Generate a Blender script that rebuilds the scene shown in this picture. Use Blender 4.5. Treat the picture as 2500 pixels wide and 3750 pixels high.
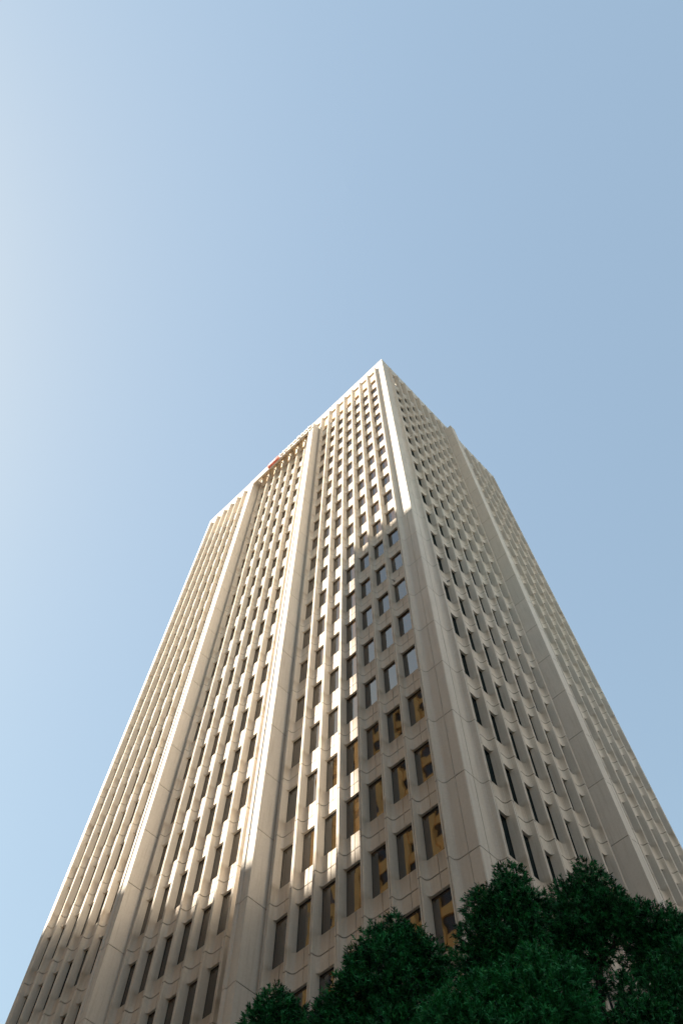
import bpy, math, random
import numpy as np
from mathutils import Vector, Matrix
R = math.radians
random.seed(7)
rng = np.random.default_rng(11)
scene = bpy.context.scene
for _o in list(bpy.data.objects):
    bpy.data.objects.remove(_o)
col = scene.collection

# ------------------------------------------------------------------ camera
CAM = Vector((-18.032, -10.972, 1.6))
PITCH, ROLL, HEAD = 1.18568189, 0.01619096, 0.7842058     # radians
Fh = Vector((math.cos(HEAD), math.sin(HEAD), 0))
R0 = Vector((math.sin(HEAD), -math.cos(HEAD), 0))
FW = Fh * math.cos(PITCH) + Vector((0, 0, 1)) * math.sin(PITCH)
U0 = R0.cross(FW)
RT = R0 * math.cos(ROLL) + U0 * math.sin(ROLL)
UP = U0 * math.cos(ROLL) - R0 * math.sin(ROLL)
cam = bpy.data.cameras.new('camera')
camo = bpy.data.objects.new('camera', cam)
col.objects.link(camo)
M = Matrix.Identity(4)
for i in range(3):
    M[i][0], M[i][1], M[i][2], M[i][3] = RT[i], UP[i], -FW[i], CAM[i]
camo.matrix_world = M
cam.sensor_fit = 'VERTICAL'
cam.sensor_height = 36
cam.lens = 2934.58 / 3750 * 36
cam.clip_start = 0.05
cam.clip_end = 3000
scene.camera = camo

# ------------------------------------------------------------------ sky and sun
SUN_EL = math.atan(0.889)
SUN_AZ = math.atan2(0.755, -0.656)
sd = Vector((math.cos(SUN_AZ) * math.cos(SUN_EL), math.sin(SUN_AZ) * math.cos(SUN_EL), math.sin(SUN_EL)))
world = bpy.data.worlds.new('World')
scene.world = world
world.use_nodes = True
wn = world.node_tree
sky = wn.nodes.new('ShaderNodeTexSky')
sky.sky_type = 'NISHITA'
sky.sun_disc = False
sky.sun_elevation = SUN_EL
sky.sun_rotation = math.atan2(sd.x, sd.y) % (2 * math.pi)
sky.air_density = 1.35
sky.dust_density = 0.9
sky.ozone_density = 1.0
wb = wn.nodes.new('ShaderNodeMix')          # daylight white balance of the exposure
wb.data_type = 'RGBA'; wb.blend_type = 'MULTIPLY'; wb.inputs[0].default_value = 1.0
wb.inputs[7].default_value = (1.0, 1.005, 0.87, 1)
hs = wn.nodes.new('ShaderNodeHueSaturation')  # thin haze greys the blue a little
hs.inputs['Saturation'].default_value = 0.87
wn.links.new(sky.outputs[0], hs.inputs['Color'])
wn.links.new(hs.outputs[0], wb.inputs[6])
# the film's shoulder: bright sky near the sun is held back
bw = wn.nodes.new('ShaderNodeRGBToBW'); wn.links.new(wb.outputs[2], bw.inputs[0])
pw = wn.nodes.new('ShaderNodeMath'); pw.operation = 'POWER'; pw.inputs[1].default_value = -0.50
wn.links.new(bw.outputs[0], pw.inputs[0])
sc_ = wn.nodes.new('ShaderNodeVectorMath'); sc_.operation = 'SCALE'
wn.links.new(wb.outputs[2], sc_.inputs[0]); wn.links.new(pw.outputs[0], sc_.inputs['Scale'])
wn.links.new(sc_.outputs[0], wn.nodes['Background'].inputs[0])
wn.nodes['Background'].inputs[1].default_value = 0.097
sun = bpy.data.lights.new('sun', 'SUN')
sun.energy = 5.0
sun.angle = R(0.5)
sun.color = (1.0, 0.90, 0.76)
suno = bpy.data.objects.new('sun', sun)
suno.rotation_euler = sd.to_track_quat('Z', 'Y').to_euler()
suno.location = (-20, 20, 60)
col.objects.link(suno)
scene.view_settings.view_transform = 'Standard'
scene.view_settings.look = 'None'
scene.view_settings.exposure = 1.95
scene.view_settings.gamma = 1
scene.cycles.max_bounces = 10
scene.cycles.diffuse_bounces = 8
scene.cycles.glossy_bounces = 4

# ------------------------------------------------------------------ helpers
def tag(o, label=None, cat=None, group=None, kind=None):
    if label: o['label'] = label
    if cat: o['category'] = cat
    if group: o['group'] = group
    if kind: o['kind'] = kind
    return o

def empty(name, loc=(0, 0, 0)):
    o = bpy.data.objects.new(name, None)
    o.location = loc
    col.objects.link(o)
    return o

def put(name, me, parent=None, loc=(0, 0, 0), rz=0.0, scale=None):
    o = bpy.data.objects.new(name, me)
    o.location = loc
    o.rotation_euler = (0, 0, rz)
    if scale: o.scale = scale
    o.parent = parent
    col.objects.link(o)
    return o

class MB:
    def __init__(s):
        s.v, s.f, s.m = [], [], []
    def prism(s, poly, z0, z1, mat=0):
        """closed upright prism over a plan polygon (any winding)"""
        a = sum(p[0] * q[1] - q[0] * p[1] for p, q in zip(poly, poly[1:] + poly[:1]))
        if a < 0: poly = poly[::-1]
        n, b = len(poly), len(s.v)
        s.v += [(x, y, z0) for x, y in poly] + [(x, y, z1) for x, y in poly]
        for i in range(n):
            j = (i + 1) % n
            s.f.append((b + i, b + j, b + n + j, b + n + i)); s.m.append(mat)
        s.f.append(tuple(b + n + i for i in range(n))); s.m.append(mat)
        s.f.append(tuple(b + n - 1 - i for i in range(n))); s.m.append(mat)
    def box(s, x0, x1, y0, y1, z0, z1, mat=0):
        s.prism([(x0, y0), (x1, y0), (x1, y1), (x0, y1)], z0, z1, mat)
    def add(s, me_v, me_f, mats=None):
        b = len(s.v)
        s.v += me_v
        s.f += [tuple(b + i for i in f) for f in me_f]
        s.m += mats if mats else [0] * len(me_f)
    def tube(s, pts, rad, n=7, mat=0):
        b = len(s.v)
        for k, p in enumerate(pts):
            p = Vector(p)
            d = (Vector(pts[min(k + 1, len(pts) - 1)]) - Vector(pts[max(k - 1, 0)])).normalized()
            a = d.cross(Vector((1, 0.2, 0.1))).normalized()
            c = d.cross(a)
            for i in range(n):
                t = 2 * math.pi * i / n
                s.v.append(tuple(p + (a * math.cos(t) + c * math.sin(t)) * rad[k]))
        for k in range(len(pts) - 1):
            for i in range(n):
                j = (i + 1) % n
                s.f.append((b + k * n + i, b + k * n + j, b + (k + 1) * n + j, b + (k + 1) * n + i)); s.m.append(mat)
        s.f.append(tuple(b + i for i in range(n))[::-1]); s.m.append(mat)
        s.f.append(tuple(b + (len(pts) - 1) * n + i for i in range(n))); s.m.append(mat)
    def mesh(s, name, mats):
        me = bpy.data.meshes.new(name)
        me.from_pydata(s.v, [], s.f)
        for m in mats: me.materials.append(m)
        if len(mats) > 1: me.polygons.foreach_set('material_index', s.m)
        me.update()
        return me

def mat_new(name):
    m = bpy.data.materials.new(name)
    m.use_nodes = True
    nt = m.node_tree
    b = nt.nodes['Principled BSDF']
    return m, nt, b

def N(nt, t, **k):
    n = nt.nodes.new(t)
    for a, v in k.items(): setattr(n, a, v)
    return n

def math_n(nt, op, a, b=None, clamp=False):
    n = N(nt, 'ShaderNodeMath', operation=op, use_clamp=clamp)
    for i, x in enumerate((a, b)):
        if x is None: continue
        if isinstance(x, (int, float)): n.inputs[i].default_value = x
        else: nt.links.new(x, n.inputs[i])
    return n.outputs[0]

def noise(nt, vec, scale, detail=3, rough=0.55):
    n = N(nt, 'ShaderNodeTexNoise')
    n.inputs['Scale'].default_value = scale
    n.inputs['Detail'].default_value = detail
    n.inputs['Roughness'].default_value = rough
    nt.links.new(vec, n.inputs['Vector'])
    return n.outputs['Fac']

def ramp(nt, fac, lo, hi, v0=0.0, v1=1.0):
    n = N(nt, 'ShaderNodeMapRange', clamp=True)
    nt.links.new(fac, n.inputs['Value'])
    for k, x in zip(('From Min', 'From Max', 'To Min', 'To Max'), (lo, hi, v0, v1)): n.inputs[k].default_value = x
    return n.outputs['Result']

def mix(nt, fac, a, b, mode='MIX'):
    n = N(nt, 'ShaderNodeMix', data_type='RGBA', blend_type=mode, clamp_factor=True)
    if isinstance(fac, (int, float)): n.inputs[0].default_value = fac
    else: nt.links.new(fac, n.inputs[0])
    for i, x in ((6, a), (7, b)):
        if isinstance(x, tuple): n.inputs[i].default_value = (*x, 1)
        else: nt.links.new(x, n.inputs[i])
    return n.outputs[2]

# heights: joint level k of the tower is at z = Z0 + FH*k
FH = 3.9
Z0 = 1.6 + 5.4815 * FH
zk = lambda k: Z0 + FH * k

# ------------------------------------------------------------------ materials
def concrete(name, base, dark, stain, sills=True):
    m, nt, b = mat_new(name)
    geo = N(nt, 'ShaderNodeNewGeometry').outputs['Position']
    sep = N(nt, 'ShaderNodeSeparateXYZ'); nt.links.new(geo, sep.inputs[0])
    # tone of each cast panel
    def cell(o, off, pitch):
        return math_n(nt, 'FLOOR', math_n(nt, 'DIVIDE', math_n(nt, 'SUBTRACT', o, off), pitch))
    cmb = N(nt, 'ShaderNodeCombineXYZ')
    nt.links.new(cell(sep.outputs[0], 0.10, 1.3675), cmb.inputs[0])
    nt.links.new(cell(sep.outputs[1], 0.14, 1.3554), cmb.inputs[1])
    nt.links.new(cell(sep.outputs[2], Z0, FH), cmb.inputs[2])
    wn_ = N(nt, 'ShaderNodeTexWhiteNoise', noise_dimensions='3D'); nt.links.new(cmb.outputs[0], wn_.inputs['Vector'])
    tone = ramp(nt, wn_.outputs['Value'], 0, 1, 0.0, 0.6)
    c = mix(nt, tone, base, dark)
    # clouding, vertical rain streaks, aggregate speckle
    c = mix(nt, ramp(nt, noise(nt, geo, 0.9, 4), 0.42, 0.75, 0, 0.45), c, dark)
    mp = N(nt, 'ShaderNodeMapping'); mp.inputs['Scale'].default_value = (7, 7, 0.45); nt.links.new(geo, mp.inputs[0])
    c = mix(nt, ramp(nt, noise(nt, mp.outputs[0], 1.0, 4), 0.5, 0.78, 0, 0.42), c, stain)
    # weathering that hangs below the sills
    fz = math_n(nt, 'FRACT', math_n(nt, 'DIVIDE', math_n(nt, 'SUBTRACT', sep.outputs[2], Z0), FH))
    under = math_n(nt, 'MULTIPLY', ramp(nt, fz, 0.02, 0.22, 0, 1), ramp(nt, fz, 0.235, 0.30, 1, 0))
    mp2 = N(nt, 'ShaderNodeMapping'); mp2.inputs['Scale'].default_value = (3, 3, 0.2); nt.links.new(geo, mp2.inputs[0])
    st = math_n(nt, 'MULTIPLY', under, ramp(nt, noise(nt, mp2.outputs[0], 1.0, 3), 0.3, 0.65, 0.2, 0.9))
    if sills: c = mix(nt, st, c, stain)
    # grime drawn into the horizontal joints
    js = 0.7 if sills else 0.3
    jn = math_n(nt, 'MAXIMUM', ramp(nt, fz, 0.0, 0.014, js, 0), ramp(nt, fz, 0.986, 1.0, 0, js))
    c = mix(nt, jn, c, tuple(x * 0.45 for x in stain))
    c = mix(nt, ramp(nt, noise(nt, geo, 9, 3, 0.75), 0.4, 0.72, 0, 0.22), c, stain)
    sp = noise(nt, geo, 55, 2, 0.7)
    c = mix(nt, ramp(nt, sp, 0.35, 0.65, 0.22, 0), c, tuple(x * 0.55 for x in base))
    nt.links.new(c, b.inputs['Base Color'])
    b.inputs['Roughness'].default_value = 0.88
    b.inputs['Specular IOR Level'].default_value = 0.25
    bp = N(nt, 'ShaderNodeBump'); bp.inputs['Strength'].default_value = 0.25; bp.inputs['Distance'].default_value = 0.01
    nt.links.new(sp, bp.inputs['Height']); nt.links.new(bp.outputs[0], b.inputs['Normal'])
    return m

CONC = concrete('precast_concrete', (0.71, 0.65, 0.57), (0.625, 0.57, 0.50), (0.42, 0.35, 0.275))
CONP = concrete('pier_concrete', (0.69, 0.64, 0.575), (0.60, 0.556, 0.50), (0.42, 0.36, 0.29), False)
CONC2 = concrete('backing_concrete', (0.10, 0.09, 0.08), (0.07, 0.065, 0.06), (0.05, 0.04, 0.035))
WARM = concrete('plant_screen_wall', (0.68, 0.56, 0.40), (0.60, 0.49, 0.35), (0.46, 0.37, 0.26))

def plain(name, color, rough=0.6, metal=0.0, vary=0.15, scale=3.0):
    m, nt, b = mat_new(name)
    tc = N(nt, 'ShaderNodeNewGeometry').outputs['Position']
    c = mix(nt, ramp(nt, noise(nt, tc, scale, 4), 0.3, 0.75, 0, 1), color, tuple(x * (1 - vary) for x in color))
    nt.links.new(c, b.inputs['Base Color'])
    b.inputs['Roughness'].default_value = rough
    b.inputs['Metallic'].default_value = metal
    return m

BLACK = plain('black_anodised_metal', (0.012, 0.012, 0.013), 0.5)
ASPHALT = plain('asphalt', (0.05, 0.05, 0.052), 0.9, 0, 0.3, 2)
PAVE = plain('paving', (0.38, 0.375, 0.36), 0.85, 0, 0.25, 1.5)
KERB = plain('kerb_stone', (0.36, 0.35, 0.33), 0.85)
WHITE = plain('white_paint', (0.8, 0.8, 0.8), 0.5, 0, 0.05)
RED = plain('red_sign_acrylic', (0.66, 0.20, 0.16), 0.35, 0, 0.05)
SAND = plain('sandstone_cladding', (0.76, 0.43, 0.15), 0.8, 0, 0.2, 0.7)
PALEG = plain('pale_grey_cladding', (0.64, 0.64, 0.63), 0.8, 0, 0.25, 0.5)
DARKG = plain('dark_glazing', (0.010, 0.016, 0.022), 0.25)
TAN = plain('tan_render', (0.45, 0.36, 0.26), 0.85, 0, 0.2, 0.6)
SOIL = plain('soil', (0.05, 0.04, 0.03), 0.95)

def glass(name, refl, body, warp):
    m = bpy.data.materials.new(name)
    m.use_nodes = True
    nt = m.node_tree
    nt.nodes.clear()
    out = N(nt, 'ShaderNodeOutputMaterial')
    d = N(nt, 'ShaderNodeBsdfDiffuse')
    geo = N(nt, 'ShaderNodeNewGeometry').outputs['Position']
    # curtain folds and dust seen faintly in the tinted pane
    mp = N(nt, 'ShaderNodeMapping'); mp.inputs['Scale'].default_value = (9, 9, 0.15); nt.links.new(geo, mp.inputs[0])
    c = mix(nt, ramp(nt, noise(nt, mp.outputs[0], 1.5, 3), 0.35, 0.7, 0, 1), body, tuple(x * 0.6 for x in body))
    sep = N(nt, 'ShaderNodeSeparateXYZ'); nt.links.new(geo, sep.inputs[0])
    cmb = N(nt, 'ShaderNodeCombineXYZ')
    for q, (off, pit) in enumerate(((1.4997, 1.3675), (1.5226, 1.3554), (Z0, FH))):
        nt.links.new(math_n(nt, 'FLOOR', math_n(nt, 'DIVIDE', math_n(nt, 'SUBTRACT', sep.outputs[q], off), pit)), cmb.inputs[q])
    w_ = N(nt, 'ShaderNodeTexWhiteNoise', noise_dimensions='3D'); nt.links.new(cmb.outputs[0], w_.inputs['Vector'])
    c = mix(nt, ramp(nt, w_.outputs['Value'], 0, 1, 0, 0.85), c, tuple(x * 0.25 for x in body))   # blinds open or drawn
    nt.links.new(c, d.inputs['Color'])
    g = N(nt, 'ShaderNodeBsdfGlossy'); g.inputs['Color'].default_value = (*refl, 1); g.inputs['Roughness'].default_value = 0.015
    bp = N(nt, 'ShaderNodeBump'); bp.inputs['Strength'].default_value = 1.0; bp.inputs['Distance'].default_value = warp
    nt.links.new(noise(nt, geo, 0.8, 1), bp.inputs['Height'])
    nt.links.new(bp.outputs[0], g.inputs['Normal'])
    ad = N(nt, 'ShaderNodeAddShader')
    nt.links.new(d.outputs[0], ad.inputs[0]); nt.links.new(g.outputs[0], ad.inputs[1])
    nt.links.new(ad.outputs[0], out.inputs['Surface'])
    return m

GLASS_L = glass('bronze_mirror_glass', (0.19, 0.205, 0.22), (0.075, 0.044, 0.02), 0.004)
GLASS_R = glass('shade_side_glass', (0.06, 0.075, 0.085), (0.008, 0.014, 0.015), 0.004)  # same windows, with the right face's shade put into reflection and body colour

# ------------------------------------------------------------------ ground and street
def sheet(name, x0, x1, y0, y1, z0, z1, m):
    mb = MB(); mb.box(x0, x1, y0, y1, z0, z1)
    return tag(put(name, mb.mesh(name, [m])), kind='structure')
sheet('ground', -900, 900, -900, 900, -0.5, -0.16, ASPHALT)
sheet('road', -24.2, -15.6, -400, 400, -0.156, -0.12, ASPHALT)
sheet('pavement', -15.4, -0.6, -5.6, 60, -0.15, 0.0, PAVE)
sheet('kerb', -15.58, -15.42, -5.6, 60, -0.15, 0.012, KERB)
sheet('plaza', -15.4, 60, -10.5, -5.62, -0.15, 0.0, PAVE)
sheet('kerb', -15.58, -15.42, -10.5, -5.62, -0.15, 0.012, KERB)
sheet('pavement', -27.9, -24.4, -100, 100, -0.15, 0.0, PAVE)
sheet('kerb', -24.38, -24.22, -100, 100, -0.15, 0.012, KERB)
mb = MB()
for y in range(-60, 80, 6): mb.box(-19.96, -19.84, y, y + 3, -0.118, -0.112)
tag(put('road_marking', mb.mesh('road_marking', [WHITE])), kind='structure')

# ------------------------------------------------------------------ the tower
ML, MR = 1.3554, 1.3675
AL, AR = 1.5226, 1.4997
NL, NR = 23, 15                      # index of the last fin on each face
W = 1.3554                           # local module width
tower = empty('office_tower', (0, 0, 0))
tag(tower, 'tall pale precast concrete office tower with thin vertical fins and rows of dark windows', 'office tower')

J = 0.018
def side_prof(x, s, top=False):
    """spandrel profile beside a fin whose panel edge is at x, going in direction s"""
    p = [(0.05, x), (0.0, x), (0.0, x + s * 0.058), (0.012, x + s * 0.064), (0.16, x + s * 0.072)]
    r = 0.18
    for a in (22, 45, 68, 90):
        t = R(a)
        p.append((0.16 + r * math.sin(t), x + s * (0.072 + r * (1 - math.cos(t)))))
    return p
def spandrel_poly():
    l = side_prof(J, 1); r = side_prof(W - J, -1)
    c = W / 2
    return l + [(0.34, c - 0.018), (0.39, c - 0.014), (0.39, c + 0.014), (0.34, c + 0.018)] + r[::-1] + [(0.60, W - J), (0.60, J)]
def jamb_poly(x, s):
    return [(0.05, x), (0.0, x), (0.0, x + s * 0.058), (0.012, x + s * 0.064), (0.44, x + s * 0.092), (0.60, x + s * 0.094), (0.60, x)]

SILL, HEAD_ = 0.225, 0.82
GAPZ = 0.017
def facade_panel_mb(sill=SILL, head=HEAD_, top=1.0):
    mb = MB()
    sp = spandrel_poly()
    mb.prism(sp, GAPZ, sill * FH)
    mb.prism(jamb_poly(J, 1), sill * FH, head * FH)
    mb.prism(jamb_poly(W - J, -1), sill * FH, head * FH)
    if top: mb.prism(sp, head * FH, top * FH - GAPZ)
    return mb
panel_me = facade_panel_mb().mesh('facade_panel', [CONC])
open_mb = facade_panel_mb(0.34, 1.93, 0)
open_me = open_mb.mesh('screen_panel', [CONP])

def window_mb():
    mb = MB()
    y0, y1, z0, z1 = 0.094, W - 0.094, SILL * FH + 0.004, HEAD_ * FH - 0.004
    t = 0.02
    d0, d1 = 0.445, 0.58
    mb.box(d0, d1, y0, y0 + t, z0, z1); mb.box(d0, d1, y1 - t, y1, z0, z1)
    mb.box(d0, d1, y0 + t, y1 - t, z0, z0 + t); mb.box(d0, d1, y0 + t, y1 - t, z1 - t * 1.6, z1)
    return mb
win_me = window_mb().mesh('window', [BLACK])
def pane_mesh(gl, name):
    mb = MB(); mb.box(0.462, 0.485, 0.11, W - 0.11, SILL * FH + 0.02, HEAD_ * FH - 0.03)
    return mb.mesh(name, [gl])
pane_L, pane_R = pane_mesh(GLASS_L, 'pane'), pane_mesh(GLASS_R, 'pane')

def place(face, i, k):
    """location, rotation, scale of the module between fin i and fin i+1 on a face"""
    if face == 'L': return (0, AL + ML * i, zk(k)), 0.0, (1, ML / W, 1)
    return (AR + MR * (i + 1), 0, zk(k)), math.pi / 2, (1, MR / W, 1)

def project(p):
    d = Vector(p) - CAM
    w = d.dot(FW)
    return 1250 + 2934.58 * d.dot(RT) / w, 1875 - 2934.58 * d.dot(UP) / w, w

def xform(mbv, pl):
    (lx, ly, lz), rz, sc = pl
    v = np.array(mbv, dtype=float) * np.array(sc)
    c, s = math.cos(rz), math.sin(rz)
    x = v[:, 0] * c - v[:, 1] * s + lx; y = v[:, 0] * s + v[:, 1] * c + ly; z = v[:, 2] + lz
    return list(map(tuple, np.stack([x, y, z], 1)))

mods = []
for face, n in (('L', NL), ('R', NR)):
    for i in range(n):
        if i in (7, 15): continue
        for k in range(-4, 19):
            if face == 'L': P = [(0.2, AL + ML * (i + q), zk(k + r)) for q, r in ((0, 0), (1, 0), (1, 1), (0, 1))]
            else: P = [(AR + MR * (i + q), 0.2, zk(k + r)) for q, r in ((0, 0), (1, 0), (1, 1), (0, 1))]
            pp = [project(p) for p in P]
            a = abs(sum(pp[a][0] * pp[(a + 1) % 4][1] - pp[(a + 1) % 4][0] * pp[a][1] for a in range(4))) / 2
            cx = sum(q[0] for q in pp) / 4; cy = sum(q[1] for q in pp) / 4
            inside = -60 < cx < 2560 and cy < 3800
            hidden = cy > 3420 - 0.0 and cx > 1250 or (cx > 1680 and cy > 3330)
            mods.append((a if inside and not hidden else a * 1e-3, face, i, k))
mods.sort(key=lambda t: -t[0])
rest = MB(); rest_w = MB(); rest_pL = MB(); rest_pR = MB()
pmb, wmb = facade_panel_mb(), window_mb()
panemb = MB(); panemb.box(0.462, 0.485, 0.11, W - 0.11, SILL * FH + 0.02, HEAD_ * FH - 0.03)
for q, (a, face, i, k) in enumerate(mods):
    loc, rz, sc = place(face, i, k)
    tilt = (random.gauss(0, 0.004), random.gauss(0, 0.004))
    if q < 298:
        put('facade_panel', panel_me, tower, loc, rz, sc)
        w = put('window', win_me, tower, loc, rz, sc)
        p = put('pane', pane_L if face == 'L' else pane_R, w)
        p.rotation_euler = (0, tilt[0], tilt[1])
        p.location = (-tilt[0] * 2 + 0.004, 0, 0)
    else:
        rest.add(xform(pmb.v, (loc, rz, sc)), pmb.f)
        rest_w.add(xform(wmb.v, (loc, rz, sc)), wmb.f)
        v = [(x + tilt[1] * (y - W / 2) + tilt[0] * (z - 2), y, z) for x, y, z in panemb.v]
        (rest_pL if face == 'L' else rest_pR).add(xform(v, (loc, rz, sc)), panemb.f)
tag(put('facade_panel', rest.mesh('facade_panels_far', [CONC]), tower), kind='stuff')
fw_ = tag(put('window', rest_w.mesh('windows_far', [BLACK]), tower), kind='stuff')
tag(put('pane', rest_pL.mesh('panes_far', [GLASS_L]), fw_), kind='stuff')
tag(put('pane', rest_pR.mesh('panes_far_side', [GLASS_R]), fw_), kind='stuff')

# the storey behind the roof screen: open panels, black rails with balusters
rail = MB()
rail.box(0.40, 0.45, 0.09, W - 0.09, 0.50 * FH, 0.53 * FH)
for j in range(9):
    y = 0.17 + j * (W - 0.34) / 8
    rail.box(0.415, 0.435, y - 0.012, y + 0.012, 0.34 * FH, 0.50 * FH)
rail_me = rail.mesh('railing', [BLACK])
par = MB()      # parapet panel above each bay
par.prism([(0.345, 0.03), (0.345, W - 0.03), (0.62, W - 0.03), (0.62, 0.03)], 1.955 * FH, 2.70 * FH)
par.prism(spandrel_poly(), 1.93 * FH, 1.95 * FH)
par_me = par.mesh('parapet_panel', [CONP])
for face, n in (('L', NL), ('R', NR)):
    for i in range(n):
        loc, rz, sc = place(face, i, 19)
        if i not in (7, 15):
            put('screen_panel', open_me, tower, loc, rz, sc)
            put('railing', rail_me, tower, loc, rz, sc)
        put('parapet_panel', par_me, tower, loc, rz, sc)

# projecting piers, one piece per storey
cpier = W / 2
def pier_mb(z0, z1, plain_face=False):
    mb = MB()
    a, b = cpier - 0.385, cpier + 0.385
    if plain_face: poly = [(-0.94, a), (-0.94, b), (0.6, b), (0.6, a)]
    else: poly = [(-0.94, a), (-0.94, a + 0.22), (-0.925, a + 0.235), (-0.885, a + 0.55), (-0.915, a + 0.565), (-0.94, a + 0.585), (-0.94, b), (0.6, b), (0.6, a)]
    mb.prism(poly, z0, z1)
    return mb
def pier_full():
    mb = pier_mb(GAPZ, FH - GAPZ)
    mb.prism([(0.05, J), (0, J), (0, J + 0.058), (0.012, J + 0.064), (0.15, J + 0.072), (0.15, cpier - 0.387), (0.6, cpier - 0.387), (0.6, J)], GAPZ, FH - GAPZ)
    mb.prism([(0.05, W - J), (0, W - J), (0, W - J - 0.058), (0.012, W - J - 0.064), (0.15, W - J - 0.072), (0.15, cpier + 0.387), (0.6, cpier + 0.387), (0.6, W - J)], GAPZ, FH - GAPZ)
    return mb
pier_me = pier_full().mesh('pier_panel', [CONP])
pt = pier_mb(GAPZ, 0.60 * FH)
for j, s in ((J, 1), (W - J, -1)):
    e = cpier - 0.387 if s > 0 else cpier + 0.387
    pt.prism([(0.05, j), (0, j), (0, j + s * 0.058), (0.012, j + s * 0.064), (0.15, j + s * 0.072), (0.15, e), (0.6, e), (0.6, j)], GAPZ, 1.93 * FH)
pt.add(*(lambda m: (m.v, m.f))(pier_mb(0.60 * FH + 0.01, 0.86 * FH, True)))
pier_top_me = pt.mesh('pier_panel', [CONP])
for face, idx in (('L', (7, 15)), ('R', (7,))):
    for i in idx:
        for k in range(-4, 19):
            loc, rz, sc = place(face, i, k)
            put('pier_panel', pier_me, tower, loc, rz, sc)
        loc, rz, sc = place(face, i, 19)
        put('pier_panel', pier_top_me, tower, loc, rz, sc)

# near corner: a scooped panel on each side of an L-shaped corner piece
def corner_side(flip, top):
    p = [(0.05, AL - J), (0, AL - J), (0, AL - J - 0.058), (0.012, AL - J - 0.064), (0.16, AL - J - 0.072)]
    for a in (22, 45, 68, 90):
        t = R(a); p.append((0.16 + 0.18 * math.sin(t), AL - J - 0.072 - 0.18 * (1 - math.cos(t))))
    p += [(0.34, 0.862), (0.6, 0.862), (0.6, AL - J)]
    p = [(x, y + (AR - AL) * (1 if y > 1 else 0) * (1 if flip else 0)) for x, y in p]
    if flip: p = [(y, x) for x, y in p]
    mb = MB(); mb.prism(p, GAPZ, top); return mb
def corner_L(top):
    mb = MB()
    mb.prism([(0.345, 0.84), (0.35, 0.385), (0.385, 0.35), (0.84, 0.345), (0.84, 0.6), (0.6, 0.6), (0.6, 0.84)], GAPZ, top)
    return mb
for topz, ks in ((FH - GAPZ, range(-4, 19)), (1.955 * FH - 0.02, (19,))):
    mA, mB_, mC = (corner_side(False, topz).mesh('corner_panel', [CONP]), corner_side(True, topz).mesh('corner_panel', [CONP]), corner_L(topz).mesh('corner_panel', [CONP]))
    for k in ks:
        for m_ in (mA, mC, mB_): put('corner_panel', m_, tower, (0, 0, zk(k)))
cp = MB()
cp.prism([(0.345, 0.845), (0.35, 0.385), (0.385, 0.35), (0.845, 0.345), (0.845, 0.62), (0.62, 0.62), (0.62, 0.845)], 1.955 * FH, 2.70 * FH)
cp.prism([(0.345, 0.865), (0.345, AL - J), (0.62, AL - J), (0.62, 0.865)], 1.955 * FH, 2.70 * FH)
cp.prism([(0.865, 0.345), (AR - J, 0.345), (AR - J, 0.62), (0.865, 0.62)], 1.955 * FH, 2.70 * FH)
put('parapet_panel', cp.mesh('parapet_corner', [CONP]), tower, (0, 0, zk(19)))
# far corners
YE, XE = AL + ML * NL + 1.16, AR + MR * NR + 1.16
yl, xl = AL + ML * NL, AR + MR * NR
def far_mb(z0, z1, o, side):
    mb = MB()
    if o == 0:
        if side == 0: mb.prism([(0, yl + J), (0, yl + J + 0.058), (0.16, yl + 0.08), (0.22, yl + 0.19), (0.34, yl + 0.26), (0.345, YE), (8, YE), (8, YE - 0.3), (0.6, YE - 0.3), (0.6, yl + J)], z0, z1)
        if side: mb.prism([(xl + J, 0), (xl + J + 0.058, 0), (xl + 0.08, 0.16), (xl + 0.19, 0.22), (xl + 0.26, 0.34), (XE, 0.345), (XE, 8), (XE - 0.3, 8), (XE - 0.3, 0.6), (xl + J, 0.6)], z0, z1)
    else:
        if side == 0: mb.prism([(0.345, yl + J), (0.345, YE), (8, YE), (8, YE - 0.3), (0.62, YE - 0.3), (0.62, yl + J)], z0, z1)
        if side: mb.prism([(xl + J, 0.345), (XE, 0.345), (XE, 8), (XE - 0.3, 8), (XE - 0.3, 0.62), (xl + J, 0.62)], z0, z1)
    return mb
for side in (0, 1):
    far_me = far_mb(GAPZ, FH - GAPZ, 0, side).mesh('corner_panel', [CONP])
    for k in range(-4, 19): put('corner_panel', far_me, tower, (0, 0, zk(k)))
    put('corner_panel', far_mb(GAPZ, 1.93 * FH, 0, side).mesh('corner_panel', [CONP]), tower, (0, 0, zk(19)))
    put('parapet_panel', far_mb(1.955 * FH, 2.70 * FH, 1, side).mesh('parapet_panel', [CONP]), tower, (0, 0, zk(19)))

# core, plant-screen walls, roof deck, ground storey
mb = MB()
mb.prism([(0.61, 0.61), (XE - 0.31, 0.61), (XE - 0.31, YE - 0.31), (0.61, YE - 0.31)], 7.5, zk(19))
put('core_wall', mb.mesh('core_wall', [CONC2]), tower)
mb = MB()
mb.box(1.5, 1.75, 2.5, YE - 0.4, zk(19) + 0.01, zk(22.9))
mb.box(3.0, XE - 0.4, 1.5, 1.75, zk(19) + 0.01, zk(22.9))
put('screen_wall', mb.mesh('screen_wall', [WARM]), tower)
mb = MB(); mb.box(1.76, XE - 0.32, 1.76, YE - 0.32, zk(21.46), zk(21.56))
put('roof_deck', mb.mesh('roof_deck', [WARM]), tower)
mb = MB(); mb.box(0.3, XE, 0.3, YE, 0.0, zk(-4) - 0.02)
put('base_wall', mb.mesh('base_wall', [CONC]), tower)
dm = MB(); dm.box(0, 0.3, -0.8, 0.8, 0, 4.4)
door_me = dm.mesh('door', [DARKG])
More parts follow.
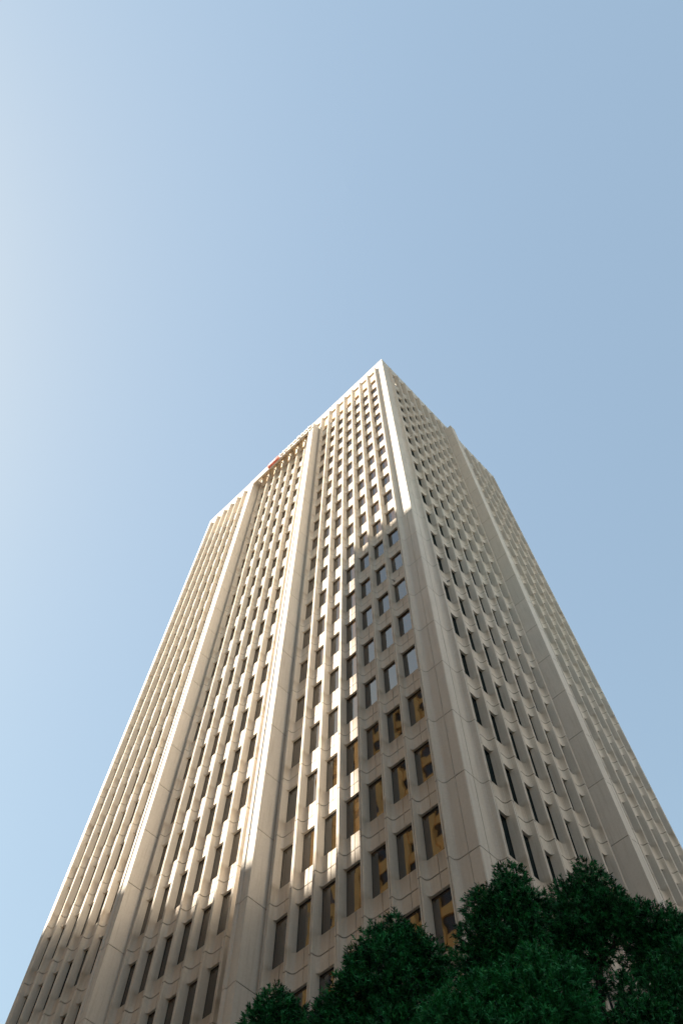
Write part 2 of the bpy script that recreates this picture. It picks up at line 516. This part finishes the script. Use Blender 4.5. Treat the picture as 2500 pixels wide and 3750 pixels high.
for y in (4, 8, 16, 20, 26, 30): put('door', door_me, tower, (0.02, y, 0.004))

# sign beam across the middle bay and its brackets
b0, b1 = AL + ML * 7.5 + 0.386, AL + ML * 15.5 - 0.386
mb = MB(); mb.box(-0.94, -0.72, b0, b1, zk(19.37), zk(19.86))
put('sign_beam', mb.mesh('sign_beam', [CONP]), tower)
mb = MB()
ya, yb = b0 + 0.002, b1 - 0.002
pr = [(-0.50, zk(19.96)), (0.34, zk(20.50)), (0.34, zk(20.56)), (-0.50, zk(20.02))]
mb.v = [(x, ya, z) for x, z in pr] + [(x, yb, z) for x, z in pr]
mb.f = [(0, 1, 2, 3), (7, 6, 5, 4)] + [((i + 1) % 4, i, 4 + i, 4 + (i + 1) % 4) for i in range(4)]
mb.m = [0] * 6
put('soffit', mb.mesh('soffit', [WARM]), tower)
br = MB(); br.box(-0.718, -0.002, -0.06, 0.06, 0, 0.14)
br_me = br.mesh('bracket', [CONC])
for i in range(8, 16): put('bracket', br_me, tower, (0, AL + ML * i, zk(19.62)))

# ------------------------------------------------------------------ roof sign: emblem and letters
sign = empty('roof_sign', (-0.95, 17.0, zk(19.4)))
tag(sign, 'red emblem and white letters on the sign beam at the roof edge', 'sign')
zb = 0.02
def rounded(w, h, r, sk):
    p = []
    for cx, cy, a0 in ((w - r, r, -90), (w - r, h - r, 0), (r, h - r, 90), (r, r, 180)):
        for q in range(5):
            t = R(a0 + q * 22.5)
            y = cy + r * math.sin(t)
            p.append((cx + r * math.cos(t) + sk * y, y))
    return p
def slab_x(poly, y_base, z_base, x0, x1):
    """a plate facing -X; poly's first axis runs to the reader's right (-Y)"""
    mb = MB(); n = len(poly)
    mb.v = [(x0, y_base - a, z_base + b) for a, b in poly] + [(x1, y_base - a, z_base + b) for a, b in poly]
    mb.f = [tuple(range(n))] + [tuple(range(n, 2 * n))[::-1]] + [(i, n + i, n + (i + 1) % n, (i + 1) % n) for i in range(n)]
    mb.f = [f[::-1] for f in mb.f]
    mb.m = [0] * len(mb.f)
    return mb
zlow = zk(19.33) - sign.location.z
put('emblem', slab_x(rounded(1.9, 1.0, 0.25, 0.12), 19.35 - 17, zlow, -0.27, 0.0).mesh('emblem', [RED]), sign)
for a, w_, h_, dz in ((0.42, 0.22, 0.62, 0.18), (1.25, 0.22, 0.62, 0.18), (0.64, 0.61, 0.18, 0.18), (0.85, 0.16, 0.36, 0.42)):
    put('emblem_stroke', slab_x([(0, 0), (w_, 0), (w_ + 0.1 * h_, h_), (0.1 * h_, h_)], 19.35 - 17 - a, zlow + dz, -0.30, -0.272).mesh('emblem_stroke', [WHITE]), sign)
yy = 17.15
for ch in 'UnionBank':
    cu = bpy.data.curves.new('letter', 'FONT')
    cu.body = ch; cu.size = 1.15; cu.extrude = 0.10; cu.offset = 0.02; cu.resolution_u = 3
    tmp = bpy.data.objects.new('tmp', cu); col.objects.link(tmp)
    bpy.context.view_layer.update()
    me = bpy.data.meshes.new_from_object(tmp.evaluated_get(bpy.context.evaluated_depsgraph_get()))
    wdt = max(v.co.x for v in me.vertices)
    for v in me.vertices:
        x, y, z = v.co
        v.co = (-0.2 - z, -x, y)
    bpy.data.objects.remove(tmp)
    me.materials.clear(); me.materials.append(WHITE)
    put('letter', me, sign, (0, yy - 17, zlow + 0.12))
    yy -= wdt + 0.10

# small black fixtures bolted on the spandrels
def fixture(loc, ax, label):
    mb = MB()
    a = -1
    mb.tube([(0, 0, 0), (-0.10, 0, 0.02), (-0.17, 0, -0.03), (-0.16, 0, -0.12)], [0.02, 0.02, 0.028, 0.02], 6)
    mb.tube([(-0.005, 0, -0.05), (-0.005, 0, 0.07)], [0.045, 0.045], 6)
    o = put('hook_fixture', mb.mesh('hook_fixture', [BLACK]), None, loc, 0 if ax == 'L' else math.pi / 2)
    tag(o, label, 'hook')
fixture((0.335, 2.62, zk(5.92)), 'L', 'small black hook on the window side of the first column left of the corner')
fixture((2.69, 0.335, zk(5.95)), 'R', 'small black hook on the first column right of the corner, lower of two')
fixture((2.69, 0.335, zk(13.99)), 'R', 'small black hook on the first column right of the corner, upper of two')

# ------------------------------------------------------------------ buildings across the street
def far_tower(name, label, foot, height, fl, band, wall_m, base=0.0, colstep=4.5):
    """prism building with recessed glazing bands, spandrels and full-height columns"""
    t = empty(name, (foot[0][0], foot[0][1], 0))
    tag(t, label, 'building')
    o = Vector((foot[0][0], foot[0][1]))
    loc = [(x - o.x, y - o.y) for x, y in foot]
    cx = sum(p[0] for p in loc) / len(loc); cy = sum(p[1] for p in loc) / len(loc)
    inner = [(cx + (x - cx) * 0.985, cy + (y - cy) * 0.985) for x, y in loc]
    mb = MB(); mb.prism(inner, 0, height - 0.5); put('glazing', mb.mesh('glazing', [DARKG]), t)
    mb = MB(); z = 0.0
    mb.prism(loc, 0, 1.0)
    z = 4.5
    while z < height - fl:
        mb.prism(loc, z, z + band); z += fl
    put('spandrel', mb.mesh('spandrel', [wall_m]), t)
    mb = MB(); mb.prism(loc, height - 2.2, height); put('parapet', mb.mesh('parapet', [wall_m]), t)
    mb = MB()
    for (x0, y0), (x1, y1) in zip(loc, loc[1:] + loc[:1]):
        L_ = math.hypot(x1 - x0, y1 - y0); n = max(1, round(L_ / colstep))
        ux, uy = (x1 - x0) / L_, (y1 - y0) / L_
        ox, oy = uy, -ux
        if (x0 + ox - cx) ** 2 + (y0 + oy - cy) ** 2 < (x0 - cx) ** 2 + (y0 - cy) ** 2: ox, oy = -ox, -oy
        for j in range(n + 1):
            px, py = x0 + ux * L_ * j / n, y0 + uy * L_ * j / n
            mb.prism([(px - ux * 0.55 + ox * 0.3, py - uy * 0.55 + oy * 0.3), (px + ux * 0.55 + ox * 0.3, py + uy * 0.55 + oy * 0.3),
                      (px + ux * 0.55 - ox * 0.6, py + uy * 0.55 - oy * 0.6), (px - ux * 0.55 - ox * 0.6, py - uy * 0.55 - oy * 0.6)], 0, height - 1.0)
    put('column', mb.mesh('column', [wall_m]), t)
    return t
TAN_EL = math.tan(SUN_EL)
cU, cV = 0.755 / 0.656, 1.0            # sun-ward shift along Y per metre of -X
hyp = math.hypot(cU, cV)
DA = 45.0
topA = zk(8.3) + DA * hyp * TAN_EL
far_tower('sandstone_tower', 'sandstone office tower across the street with dark window bands', [(-DA, 31), (-DA, 5.55 + cU * DA), (-DA - 26, 5.55 + cU * DA), (-DA - 26, 31)], topA, 3.8, 1.9, SAND)
far_tower('sandstone_block', 'lower sandstone office block with dark window bands across the street', [(-DA + 0.5, -45), (-DA + 0.5, 30.3), (-DA - 22, 30.3), (-DA - 22, -45)], 58, 3.8, 1.9, SAND)
def shadow_pt(U, k, D):
    return (-D, U + cU * D), zk(k) + D * hyp * TAN_EL
(pa, za), D1 = shadow_pt(9.6, 1.1, 48), 48
D2 = (zk(1.1) + 48 * hyp * TAN_EL - zk(5.8)) / (hyp * TAN_EL)
pb = (-D2, 46 + cU * D2)
far_tower('brown_building', 'brown flat roofed office block beyond the sandstone tower', [(-48, 5.55 + cU * DA + 0.7), pa, pb, (pb[0] - 14, pb[1] + 13), (-80, 90), (-72, 5.55 + cU * DA + 0.7)], za, 3.8, 1.7, TAN)
far_tower('bounce_fill_building', 'unseen pale grey block added to bounce sunlight onto the shaded side of the tower', [(-12, -35), (75, -35), (75, -60), (-12, -60)], 56, 3.8, 3.0, PALEG)  # added out of view as a sunlit reflector filling the shaded face and jambs

# ------------------------------------------------------------------ trees on the pavement
def leaf_material():
    m, nt, b = mat_new('fern_pine_leaves')
    geo = N(nt, 'ShaderNodeNewGeometry').outputs['Position']
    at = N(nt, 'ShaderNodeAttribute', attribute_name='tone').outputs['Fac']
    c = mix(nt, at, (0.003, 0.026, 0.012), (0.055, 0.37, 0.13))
    c = mix(nt, ramp(nt, noise(nt, geo, 2.2, 2), 0.5, 0.8, 0, 0.35), c, (0.02, 0.14, 0.05))
    nt.links.new(c, b.inputs['Base Color'])
    b.inputs['Roughness'].default_value = 0.5
    b.inputs['Specular IOR Level'].default_value = 0.1
    return m
LEAF = leaf_material()
BARK = plain('bark', (0.03, 0.022, 0.018), 0.9, 0, 0.5, 12)

def crown_mesh(blobs, density=1.0, tone0=0.0):
    """tip rosettes of narrow leaves over the surface and inside each clump"""
    C, D, T = [], [], []
    for bi, (x, y, z, r) in enumerate(blobs):
        ns = int(4 * math.pi * r * r / (0.055 ** 2) * 1.0 * density)
        ni = int(ns * 0.8)
        n = ns + ni
        d = rng.normal(size=(n, 3)); d /= np.linalg.norm(d, axis=1)[:, None]
        rad = np.where(np.arange(n) < ns, r * rng.normal(0.97, 0.075, n), r * rng.random(n) ** 0.5 * 0.9)
        # lumpy outline: a few random bumps per clump
        bump = np.zeros(n)
        for _ in range(16):
            q = rng.normal(size=3); q /= np.linalg.norm(q)
            bump += np.exp(-((d - q) ** 2).sum(1) / 0.07) * rng.choice([-0.30, 0.16])
        rad = rad * (1 + bump)
        c = np.array([x, y, z]) + d * rad[:, None] * np.array([1, 1, 1.08])
        dd = d + np.array([0, 0, 0.55]) + rng.normal(0, 0.28, (n, 3))
        dd /= np.linalg.norm(dd, axis=1)[:, None]
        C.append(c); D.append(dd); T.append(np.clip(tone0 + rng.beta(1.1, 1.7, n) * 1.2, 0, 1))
    C, D, T = np.concatenate(C), np.concatenate(D), np.concatenate(T)
    n, L = len(C), 13
    a = np.cross(D, np.array([0.3, 0.8, 0.1])); a /= np.linalg.norm(a, axis=1)[:, None]
    b = np.cross(D, a)
    ph = rng.random((n, L)) * 2 * math.pi
    op = rng.uniform(0.25, 1.25, (n, L))
    ln = rng.uniform(0.030, 0.060, (n, L))
    e = a[:, None] * np.cos(ph)[..., None] + b[:, None] * np.sin(ph)[..., None]
    dirs = D[:, None] * np.cos(op)[..., None] + e * np.sin(op)[..., None]
    side = np.cross(dirs, D[:, None] + 0.3 * rng.normal(size=(n, L, 3)))
    side /= np.linalg.norm(side, axis=2)[..., None] + 1e-9
    base = C[:, None] + D[:, None] * rng.uniform(-0.03, 0.02, (n, L))[..., None]
    w = 0.0054
    mid = base + dirs * (ln * 0.45)[..., None]
    tip = base + dirs * ln[..., None] - np.array([0, 0, 1]) * (ln * 0.12)[..., None]
    V = np.stack([base, mid + side * w, tip, mid - side * w], 2).reshape(-1, 3)
    nf = n * L
    me = bpy.data.meshes.new('crown')
    me.vertices.add(nf * 4); me.vertices.foreach_set('co', V.astype(np.float32).ravel())
    me.loops.add(nf * 4); me.loops.foreach_set('vertex_index', np.arange(nf * 4, dtype=np.int32))
    me.polygons.add(nf); me.polygons.foreach_set('loop_start', np.arange(0, nf * 4, 4, dtype=np.int32))
    me.update(calc_edges=True)
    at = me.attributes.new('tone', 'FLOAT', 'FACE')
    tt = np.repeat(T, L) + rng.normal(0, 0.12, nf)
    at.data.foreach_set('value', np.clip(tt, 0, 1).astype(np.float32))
    me.materials.append(LEAF)
    return me

TREES = {
 'A': [(-13.35, -5.5, 6.84, 0.18), (-13.45, -5.42, 6.67, 0.15), (-13.2, -5.63, 6.71, 0.16), (-13.31, -5.53, 6.56, 0.27), (-13.11, -5.72, 6.5, 0.22), (-13.46, -5.41, 6.42, 0.22)],
 'B': [(-12.97, -6.73, 7.18, 0.16), (-13.1, -6.59, 7.03, 0.16), (-12.88, -6.85, 6.96, 0.19), (-13.21, -6.47, 6.85, 0.14), (-13.03, -6.67, 6.74, 0.3), (-12.81, -6.94, 6.82, 0.21), (-13.3, -6.37, 6.57, 0.15), (-13.16, -6.52, 6.46, 0.26), (-12.93, -6.78, 6.39, 0.33), (-13.39, -6.29, 6.38, 0.13), (-12.76, -7.0, 6.63, 0.18), (-13.33, -6.35, 6.17, 0.25), (-13.08, -6.61, 6.09, 0.34), (-12.85, -6.89, 6.05, 0.29)],
 'C': [(-12.04, -7.56, 7.86, 0.19), (-12.21, -7.27, 7.63, 0.19), (-12.1, -7.45, 7.53, 0.26), (-11.97, -7.68, 7.51, 0.19), (-12.27, -7.18, 7.27, 0.21), (-12.13, -7.39, 7.14, 0.31), (-12.01, -7.61, 7.21, 0.2), (-12.33, -7.09, 6.99, 0.19), (-12.22, -7.25, 6.91, 0.23)],
 'C2': [(-12.8, -8.04, 6.19, 0.16), (-12.7, -8.21, 6.09, 0.16), (-12.9, -7.86, 6.05, 0.2), (-12.77, -8.09, 5.89, 0.25), (-12.68, -8.25, 5.81, 0.14), (-13.03, -7.67, 5.99, 0.19), (-13.14, -7.5, 5.92, 0.19), (-12.87, -7.92, 5.69, 0.28), (-13.03, -7.66, 5.69, 0.27), (-13.21, -7.4, 5.74, 0.23)],
 'D': [(-11.26, -7.66, 7.12, 0.19), (-10.98, -7.95, 7.02, 0.18), (-11.05, -7.97, 8.28, 0.2), (-11.16, -7.72, 8.12, 0.21), (-11.02, -8.04, 7.96, 0.23), (-11.14, -7.76, 7.78, 0.34), (-11.25, -7.54, 7.84, 0.23), (-10.99, -8.12, 7.76, 0.21), (-11.27, -7.5, 7.56, 0.2), (-11.13, -7.79, 7.48, 0.19)],
 'D2': [(-10.65, -8.15, 7.9, 0.22), (-10.59, -8.33, 7.74, 0.24), (-10.52, -8.52, 7.58, 0.25), (-10.67, -8.1, 7.57, 0.25), (-10.57, -8.37, 7.36, 0.3), (-10.67, -8.12, 7.38, 0.17), (-10.52, -8.53, 7.21, 0.29)],
 'D3': [(-11.9, -7.75, 6.3, 0.2), (-11.35, -8.45, 6.6, 0.22), (-11.2, -8.7, 6.7, 0.25), (-11.73, -8.16, 6.19, 0.17), (-11.63, -8.41, 6.17, 0.19), (-11.55, -8.6, 6.16, 0.18), (-11.68, -8.27, 6.0, 0.29), (-11.81, -7.99, 6.1, 0.2)],
}
def lower(cx, cy, z0, z1, w, n):
    return [(cx + rng.uniform(-w, w), cy + rng.uniform(-w, w), z0 + (z1 - z0) * (j + 0.5) / n, rng.uniform(0.3, 0.42)) for j in range(n)]

def tree(keys, low, trunk, label, limbs=True, tone0=0.0):
    bl = [b for k in keys for b in TREES[k]]
    root = empty('fern_pine_tree', (trunk[0][0], trunk[0][1], 0))
    tag(root, label, 'tree', 'fern pine trees on the pavement')
    off = np.array([trunk[0][0], trunk[0][1], 0])
    sh = lambda L: [(x - off[0], y - off[1], z, r) for x, y, z, r in L]
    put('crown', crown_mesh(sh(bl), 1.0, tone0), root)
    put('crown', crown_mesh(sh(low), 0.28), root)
    mb = MB()
    pts = [(p[0] - off[0], p[1] - off[1], p[2]) for p in trunk]
    n = len(pts)
    mb.tube(pts, [0.09 - 0.065 * i / (n - 1) for i in range(n)], 8)
    if limbs:
        for x, y, z, r in sh(bl):
            j = min(range(n), key=lambda q: abs(pts[q][2] - (z - 0.55)))
            s = Vector(pts[j]); e = Vector((x, y, z))
            m1 = s.lerp(e, 0.5) + Vector((random.uniform(-.06, .06), random.uniform(-.06, .06), -0.04))
            mb.tube([tuple(s), tuple(m1), tuple(e)], [0.024, 0.016, 0.007], 5)
    me = mb.mesh('trunk', [BARK])
    put('trunk', me, root)
    return root
tree(['A'], lower(-13.3, -5.5, 3.4, 6.3, 0.25, 7), [(-13.25, -5.5, 0), (-13.3, -5.5, 3), (-13.28, -5.52, 5), (-13.33, -5.5, 6.6)], 'small rounded fern pine top, leftmost of the trees and apart from the others')
tree(['B'], lower(-13.05, -6.65, 3.2, 5.8, 0.4, 9), [(-13.0, -6.6, 0), (-13.05, -6.65, 3), (-13.0, -6.62, 5), (-13.02, -6.68, 6.0), (-12.98, -6.7, 6.9)], 'broad bushy fern pine with one pointed peak, before the shaded windows left of the corner')
tree(['C'], lower(-12.1, -7.35, 4.4, 6.3, 0.3, 5), [(-12.0, -7.3, 0), (-12.1, -7.35, 3), (-12.08, -7.4, 5.2), (-12.15, -7.4, 6.6), (-12.06, -7.5, 7.6)], 'slim fern pine rising before the foot of the tower corner, beside the low bright one')
tree(['C2'], lower(-12.9, -7.8, 3.0, 5.4, 0.4, 9), [(-12.9, -7.8, 0), (-12.85, -7.85, 3), (-12.9, -7.8, 4.6), (-12.85, -7.95, 5.9)], 'low rounded fern pine with fresh tips, in front of the slim tree at the corner', tone0=0.32)
tree(['D'], [(-11.25, -7.4, 6.1, 0.3), (-11.0, -7.5, 5.7, 0.35), (-11.3, -7.6, 5.2, 0.4), (-11.1, -7.8, 4.6, 0.4), (-11.2, -7.5, 4.0, 0.35)], [(-11.25, -7.5, 0), (-11.2, -7.55, 3.4), (-11.22, -7.6, 5.6), (-11.18, -7.68, 6.8), (-11.12, -7.79, 7.3), (-11.1, -7.85, 8.0)], 'tallest fern pine, pointed, its bare trunk showing through a gap in the leaves')
tree(['D2'], lower(-10.6, -8.2, 3.6, 6.2, 0.35, 7), [(-10.75, -7.9, 0), (-10.75, -7.95, 4), (-10.71, -8.02, 6.84), (-10.65, -8.17, 7.3), (-10.6, -8.3, 7.7)], 'dark fern pine behind the tallest one, rightmost and cut by the picture edge')
tree(['D3'], lower(-11.65, -8.35, 3.0, 5.8, 0.35, 8), [(-11.6, -8.3, 0), (-11.65, -8.3, 3), (-11.62, -8.35, 5), (-11.66, -8.3, 6.0)], 'low leafy fern pine top in the bottom corner under the tallest tree')
